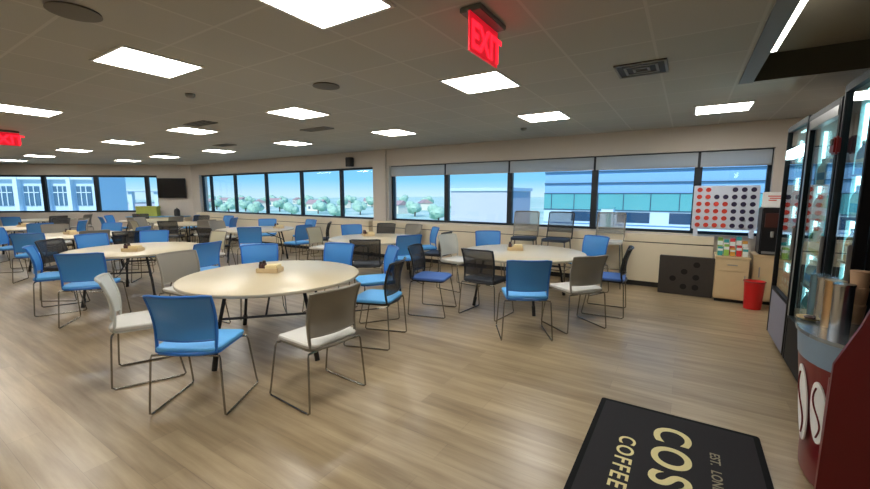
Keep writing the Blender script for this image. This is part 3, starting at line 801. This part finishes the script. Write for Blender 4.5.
def fill(zs, y0, L, kind, n, seq, cname_, depth=.105):
    for si, z in enumerate(zs):
        for i in range(n):
            k = cols[(seq[si] + (i // 3)) % 6]
            y = y0 + L - .09 - (L - .18) * i / (n - 1)
            put(kind, k, (XF + depth, y, z), '%s %s, %s from left on the %s shelf up in the %s' % (cword[k], 'bottle' if kind == 'b' else 'snack bag', O12[i], ORD[si], cname_), '%s in the %s' % ('bottles' if kind == 'b' else 'snack bags', cname_))
_, zs, L = cooler('tall black glass-door cooler farthest back, nearest the windows', 4.79, 5.64, 2.30, False, True, .6); fill(zs, 4.79, L, 'p', 6, [3, 1, 5, 3, 0], 'farthest cooler')
_, zs, L = cooler('tall glass-door cooler with silver trim in the middle of the right side', 3.87, 4.76, 2.28, True, False, .5, .05, 'vframe'); fill(zs, 3.87, L, 'b', 10, [0, 4, 1, 0, 4], 'middle cooler')
_, zs, L = cooler('narrow glass-door cooler nearest the camera, behind the maroon coffee machine', 3.29, 3.84, 2.34, False, False); fill(zs, 3.29, L, 'b', 5, [5, 0, 2, 4, 5], 'nearest cooler')
t = thing('card_reader', 'dark red card reader box fixed high on the post between the coolers', 'card reader', (XF - .006, 3.80, 1.93))
MB().box(-.035, 0, -.055, .055, -.06, .06, .012).build('reader_body', M['dred'], t); MB().box(-.039, -.034, -.03, .03, 0, .04).build('screen', M['screen'], t)

# ------------------------------------------------------------------ maroon coffee machine
YS = 2.6
t = thing('coffee_machine', 'maroon self-service coffee machine with a white bean emblem at the right edge', 'coffee machine', (.60, YS, 0))
def front(z, bulge):                                     # plan outline of the front at height z
    pts = []; n = 14
    for k in range(n + 1):
        a = PI * k / n
        pts.append((.30 - bulge * math.sin(a) ** .6, .34 - .32 * math.cos(a)))
    return pts
b = MB(); rings = []; zz = [(.02, .24), (.15, .245), (.35, .26), (.55, .285), (.70, .30)]
nP = None; v = []; f = []
for z, bl in zz:
    pl = front(z, bl) + [(.75, .66), (.75, .02)]
    nP = len(pl); v += [(x, y, z) for x, y in pl]
for i in range(len(zz) - 1):
    for k in range(nP): f.append((i * nP + k, i * nP + (k + 1) % nP, (i + 1) * nP + (k + 1) % nP, (i + 1) * nP + k))
f += [tuple(range(nP))[::-1], tuple((len(zz) - 1) * nP + k for k in range(nP))]
b.add(v, f).build('curved_front', M['maroon'], t, True)
def band(z0, z1, b0, b1, m, nm):
    p0 = front(0, b0) + [(.75, .66), (.75, .02)]; p1 = front(0, b1) + [(.75, .66), (.75, .02)]; n = len(p0)
    v = [(x, y, z0) for x, y in p0] + [(x, y, z1) for x, y in p1]
    f = [tuple(range(n))[::-1], tuple(range(n, 2 * n))] + [(k, (k + 1) % n, n + (k + 1) % n, n + k) for k in range(n)]
    return MB().add(v, f).build(nm, m, t, True)
band(.701, .84, .302, .315, M['band'], 'counter_band')
band(.841, .862, .325, .325, M['counter'], 'counter_top')
MB().prism([(.05, 0), (.75, 0), (.75, .018), (.05, .018)], .0, .70).build('side_panel', M['maroon'], t)
sp = t.children[-1]
# taller side cheek: profile in XZ that slopes back above the counter
pr_ = [(.045, .0), (.052, .78), (.13, .99), (.2, 1.25), (.3, 1.6), (.3, 2.0), (.98, 2.0), (.98, 0)]
v = [(x, -.022, z) for x, z in pr_] + [(x, -.001, z) for x, z in pr_]; n = len(pr_)
MB().add(v, [tuple(range(n)), tuple(range(n, 2 * n))[::-1]] + [(k, (k + 1) % n, n + (k + 1) % n, n + k) for k in range(n)]).build('side_cheek', M['maroon'], t)
MB().box(.36, .98, .02, .54, .87, 2.0, .01).build('upper_housing', M['vframe'], t)
# bean emblem: two elongated white beans on the curved front, each with a dark S crease
def bean(y, z, h, w_, nm):
    m_ = MB(); v = []; N = 26; cen = None
    def fx(yy, zz_):
        bl = .24 + .06 * max(0, min(1, zz_ / .7)); s = max(0.0, min(1, (yy - .02) / .98)); a = math.acos(max(-1, min(1, (.34 - yy) / .32))); return .30 - bl * math.sin(a) ** .6
    ring = [(y + w_ * math.cos(2 * PI * k / N), z + h * math.sin(2 * PI * k / N)) for k in range(N)]
    for o_ in (-.008, -.001): v += [(fx(a, b_) + o_, a, b_) for a, b_ in ring]
    v += [(fx(y, z) - .009, y, z)]
    f = [(k, (k + 1) % N, 2 * N) for k in range(N)] + [(k, (k + 1) % N, N + (k + 1) % N, N + k) for k in range(N)]
    o = m_.add(v, f).build(nm, M['white'], t)
    cr = [(fx(y + w_ * .45 * math.sin(q * 2 * PI), z + h * (1 - 2 * q) * .8) - .0105, y + w_ * .45 * math.sin(q * 2 * PI), z + h * (1 - 2 * q) * .8) for q in [i / 14 for i in range(15)]]
    MB().tube(cr, .0045, 6).build('bean_crease', M['maroon'], o)
bean(.28, .44, .22, .062, 'bean_emblem'); bean(.14, .45, .17, .045, 'bean_emblem')
# cups and tubes standing on the counter
t = thing('cup_dispenser', 'row of upright cup tubes in steel, blue and tan on the coffee counter', 'cup dispenser', (.70, 3.0, .862))
for i, (dy, mk) in enumerate(((.19, 'bluesteel'), (.095, 'steel'), (.0, 'tansteel'), (-.095, 'steel'))):
    MB().lathe([(.042, .0), (.042, .25), (.045, .255), (.045, .265), (.036, .265)], .012 * i, dy, 24).build('cup_tube', M[mk], t, True)
t = thing('cup_stack', 'stack of tan paper cups behind the cup tubes on the coffee counter', 'cup stack', (.86, 3.16, .862))
MB().lathe([(.03, .0), (.04, .1), (.04, .11), (.036, .115), (.042, .2), (.042, .21), (.038, .215), (.044, .30), (.046, .305)], n=22).build('cups', M['tan'], t, True)
t = thing('saucer', 'shallow cream saucer at the far end of the coffee counter', 'saucer', (.655, 3.1, .862))
MB().lathe([(.03, .0), (.055, .012), (.06, .018), (.052, .016), (.025, .006)], n=24).build('dish', M['napkin'], t, True)
MB().lathe([(.02, .007), (.026, .02), (.012, .028)], n=16).build('brown_pod', M['jar'], t, True)

# ------------------------------------------------------------------ outside
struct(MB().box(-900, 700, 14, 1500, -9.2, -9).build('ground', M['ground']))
# office block opposite the right-hand windows
t = thing('office_building', 'blue and teal glass office building beyond the right-hand windows', 'building', (-9.8, 32, -9))
Lx = 34
MB().box(0, Lx, 0, 14, 0, 16).build('facade', M['bblue'], t)
MB().box(.0, Lx, -.12, 0, 9.42, 10.66).build('glass_band', M['bteal'], t)
w = MB()
for z in (10.66, 11.44, 12.3, 13.2, 9.42): w.box(0, Lx, -.16, 0, z - .03, z + .03)
w.build('horizontal_joint', M['bline'], t)
w = MB(); x = .6
while x < Lx: w.box(x - .03, x + .03, -.15, -.12, 9.45, 10.63); x += 1.75
w.build('mullions', M['bline'], t)
MB().box(0, Lx, -.1, 0, 8.4, 9.38).build('lower_band', M['bwhite'], t)
for k in range(9): MB().box(2.2 + k * 3.3, 4.3 + k * 3.3, -.14, -.1, 8.55, 9.3).build('window', M['bnavy'], t)
MB().box(0, Lx, -.8, 0, 7.7, 8.3).build('ledge', M['bcol'], t)
t = thing('roof_hut', 'small white and green roof hut before the blue office building', 'hut', (-4.2, 27, -.9))
MB().box(-.35, .35, -.3, .3, 0, 1.6).build('body', M['bcol'], t); MB().box(-.4, .4, -.35, .35, 1.6, 1.7).build('roof', M['bteal'], t); MB().box(-.05, .25, -.32, -.3, .1, 1.3).build('door', M['bteal'], t)
# pale building seen in the second of the right-hand windows
t = thing('pale_building', 'pale grey plain building beyond the second right-hand window', 'building', (-20.5, 45, -9))
MB().box(-5.6, 2.3, 0, 8, 0, 11.0).build('facade', M['bpale'], t)
MB().box(-5.8, 2.5, -.2, 8.2, 11.0, 11.4).build('parapet', M['bwhite'], t)
for k in range(3): MB().box(-4.8 + 2.4 * k, -3.4 + 2.4 * k, -.05, 0, 3.2, 5.0).build('window', M['bwin'], t)
# white building beyond the angled end wall
def off(u, n): p = CA + WD * u + WN * n; return p
p0 = off(1.2, 17)
t = thing('white_building', 'pale blue and white building with tall windows beyond the end wall', 'building', (p0.x, p0.y, -9), ang)
sg = -s_
def bb(u0, u1, n0, n1, z0, z1): return MB().box(u0, u1, min(sg * n0, sg * n1), max(sg * n0, sg * n1), z0, z1)
bb(13.7, 30, 0, 3.5, 0, 15).build('facade', M['bwhite'], t)
for k, u in enumerate((14.02, 15.63, 17.63, 19.46, 21.3)):
    w_ = bb(u, u + 1.03, -.05, 0, 9.75, 11.2).build('window', M['bwin'], t)
    q = MB(); a0, a1 = sorted((sg * -.09, sg * -.05)); q.box(u + .3, u + .36, a0, a1, 9.75, 11.2); q.box(u + .66, u + .72, a0, a1, 9.75, 11.2); q.box(u, u + 1.03, a0, a1, 10.7, 10.76); q.build('window_bars', M['bcol'], w_)
    bb(u + 1.2, u + 1.48, -.35, 0, 0, 15).build('column', M['bcol'], t)
bb(13.7, 30, -.4, 0, 8.9, 9.2).build('ledge', M['bcol'], t); bb(13.7, 30, -.3, 0, 11.7, 11.9).build('cornice', M['bcol'], t)
p0 = off(-2.0, 30)
t = thing('white_pavilion', 'white columned pavilion right of the pale building beyond the end wall', 'building', (p0.x, p0.y, -9), ang)
bb(19.4, 26, 0, 8, 0, 9.6).build('body', M['bpale'], t); bb(19.2, 26.2, -.5, 8.4, 10.9, 11.15).build('roof', M['bwhite'], t)
for u in (19.5, 22.1, 24.0, 25.6): bb(u, u + .4, -.2, .3, 0, 10.9).build('column', M['bcol'], t)
# trees and houses in the distance
def tree_proto(seed):
    rnd = random.Random(seed); t = thing('tree', '', 'tree', (0, 0, -9), 0, 'distant trees')
    m_ = MB()
    for k in range(6):
        b = bmesh.new(); bmesh.ops.create_icosphere(b, subdivisions=2, radius=rnd.uniform(1.6, 2.6))
        for vv in b.verts: vv.co *= 1 + rnd.uniform(-.14, .14)
        m_.join(b, Matrix.Translation((rnd.uniform(-2, 2), rnd.uniform(-2, 2), rnd.uniform(3.6, 6.2))))
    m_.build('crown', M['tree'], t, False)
    MB().tube([(0, 0, 0), (.1, 0, 2), (0, .1, 4.5)], .35).build('trunk', M['trunk'], t, True)
    return t
def house_proto():
    t = thing('house', '', 'house', (0, 0, -9), 0, 'distant houses')
    MB().box(-5, 5, -4, 4, 0, 4.6).build('house_wall', M['house'], t)
    v = [(-5.5, -4.5, 4.6), (5.5, -4.5, 4.6), (5.5, 4.5, 4.6), (-5.5, 4.5, 4.6), (-5.5, 0, 7.2), (5.5, 0, 7.2)]
    MB().add(v, [(0, 1, 5, 4), (2, 3, 4, 5), (0, 4, 3), (1, 2, 5), (3, 2, 1, 0)]).build('roof', M['roof'], t)
    for k in (-3, 0, 3): MB().box(k - .7, k + .7, -4.06, -4, 1.4, 3.0).build('window', M['bwin'], t)
    return t
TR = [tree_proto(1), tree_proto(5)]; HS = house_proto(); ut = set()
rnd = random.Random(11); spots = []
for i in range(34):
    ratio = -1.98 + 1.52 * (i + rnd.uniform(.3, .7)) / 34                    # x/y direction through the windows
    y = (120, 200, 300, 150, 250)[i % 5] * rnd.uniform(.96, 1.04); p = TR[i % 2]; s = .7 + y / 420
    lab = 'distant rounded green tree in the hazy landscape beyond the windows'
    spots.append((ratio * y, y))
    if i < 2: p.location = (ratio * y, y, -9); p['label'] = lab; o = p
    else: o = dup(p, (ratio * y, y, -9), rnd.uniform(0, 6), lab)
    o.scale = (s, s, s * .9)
for i in range(12):
    ratio = -1.93 + 1.45 * (i + rnd.uniform(.4, .6)) / 12; y = (175, 225, 275)[i % 3]
    lab = 'distant pale house with a pinkish roof in the hazy landscape beyond the windows'
    while min((Vector((ratio * y, y)) - Vector(q)).length for q in spots) < 15: y += 3
    spots.append((ratio * y, y))
    if i == 0: HS.location = (ratio * y, y, -9); HS['label'] = lab
    else: dup(HS, (ratio * y, y, -9), rnd.uniform(-.8, .8), lab)

# ------------------------------------------------------------------ sky, sun, camera
wd = bpy.data.worlds.new('World'); scene.world = wd; wd.use_nodes = True
nt = wd.node_tree; n = nt.nodes; l = nt.links; bg = n['Background']
tc = n.new('ShaderNodeTexCoord'); sx = n.new('ShaderNodeSeparateXYZ'); cr = n.new('ShaderNodeValToRGB')
l.new(tc.outputs['Generated'], sx.inputs['Vector']); l.new(sx.outputs['Z'], cr.inputs['Fac'])
e = cr.color_ramp.elements
e[0].position = 0.0; e[0].color = srgb(196, 228, 244)
e[1].position = 1.0; e[1].color = srgb(60, 130, 220)
x = e.new(0.035); x.color = srgb(132, 204, 246)
x = e.new(0.2); x.color = srgb(96, 176, 240)
l.new(cr.outputs['Color'], bg.inputs['Color']); bg.inputs['Strength'].default_value = 1.08
sl = bpy.data.lights.new('Sun', 'SUN'); sl.energy = 3.8; sl.angle = R(2); sl.color = (1, .95, .86)
so = bpy.data.objects.new('sun_light', sl); COL.objects.link(so); so.rotation_euler = (R(48), 0, R(12))

cam = bpy.data.cameras.new('Camera'); cam.sensor_width = 36; cam.lens = 36 * 395 / 870; cam.clip_start = .05; cam.clip_end = 4000
co = bpy.data.objects.new('Camera', cam); COL.objects.link(co)
co.location = (0, 0, 1.6); co.rotation_euler = (R(90 - 7.25), 0, R(32.44))
scene.camera = co
scene.view_settings.view_transform = 'Standard'; scene.view_settings.look = 'None'
scene.view_settings.exposure = 0.25; scene.view_settings.gamma = 1.0; scene.view_settings.use_curve_mapping = False
try:
    scene.cycles.use_denoising = True
    scene.cycles.max_bounces = 8; scene.cycles.transparent_max_bounces = 24
    scene.cycles.caustics_reflective = False; scene.cycles.caustics_refractive = False
    scene.cycles.sample_clamp_indirect = 6
except Exception: pass
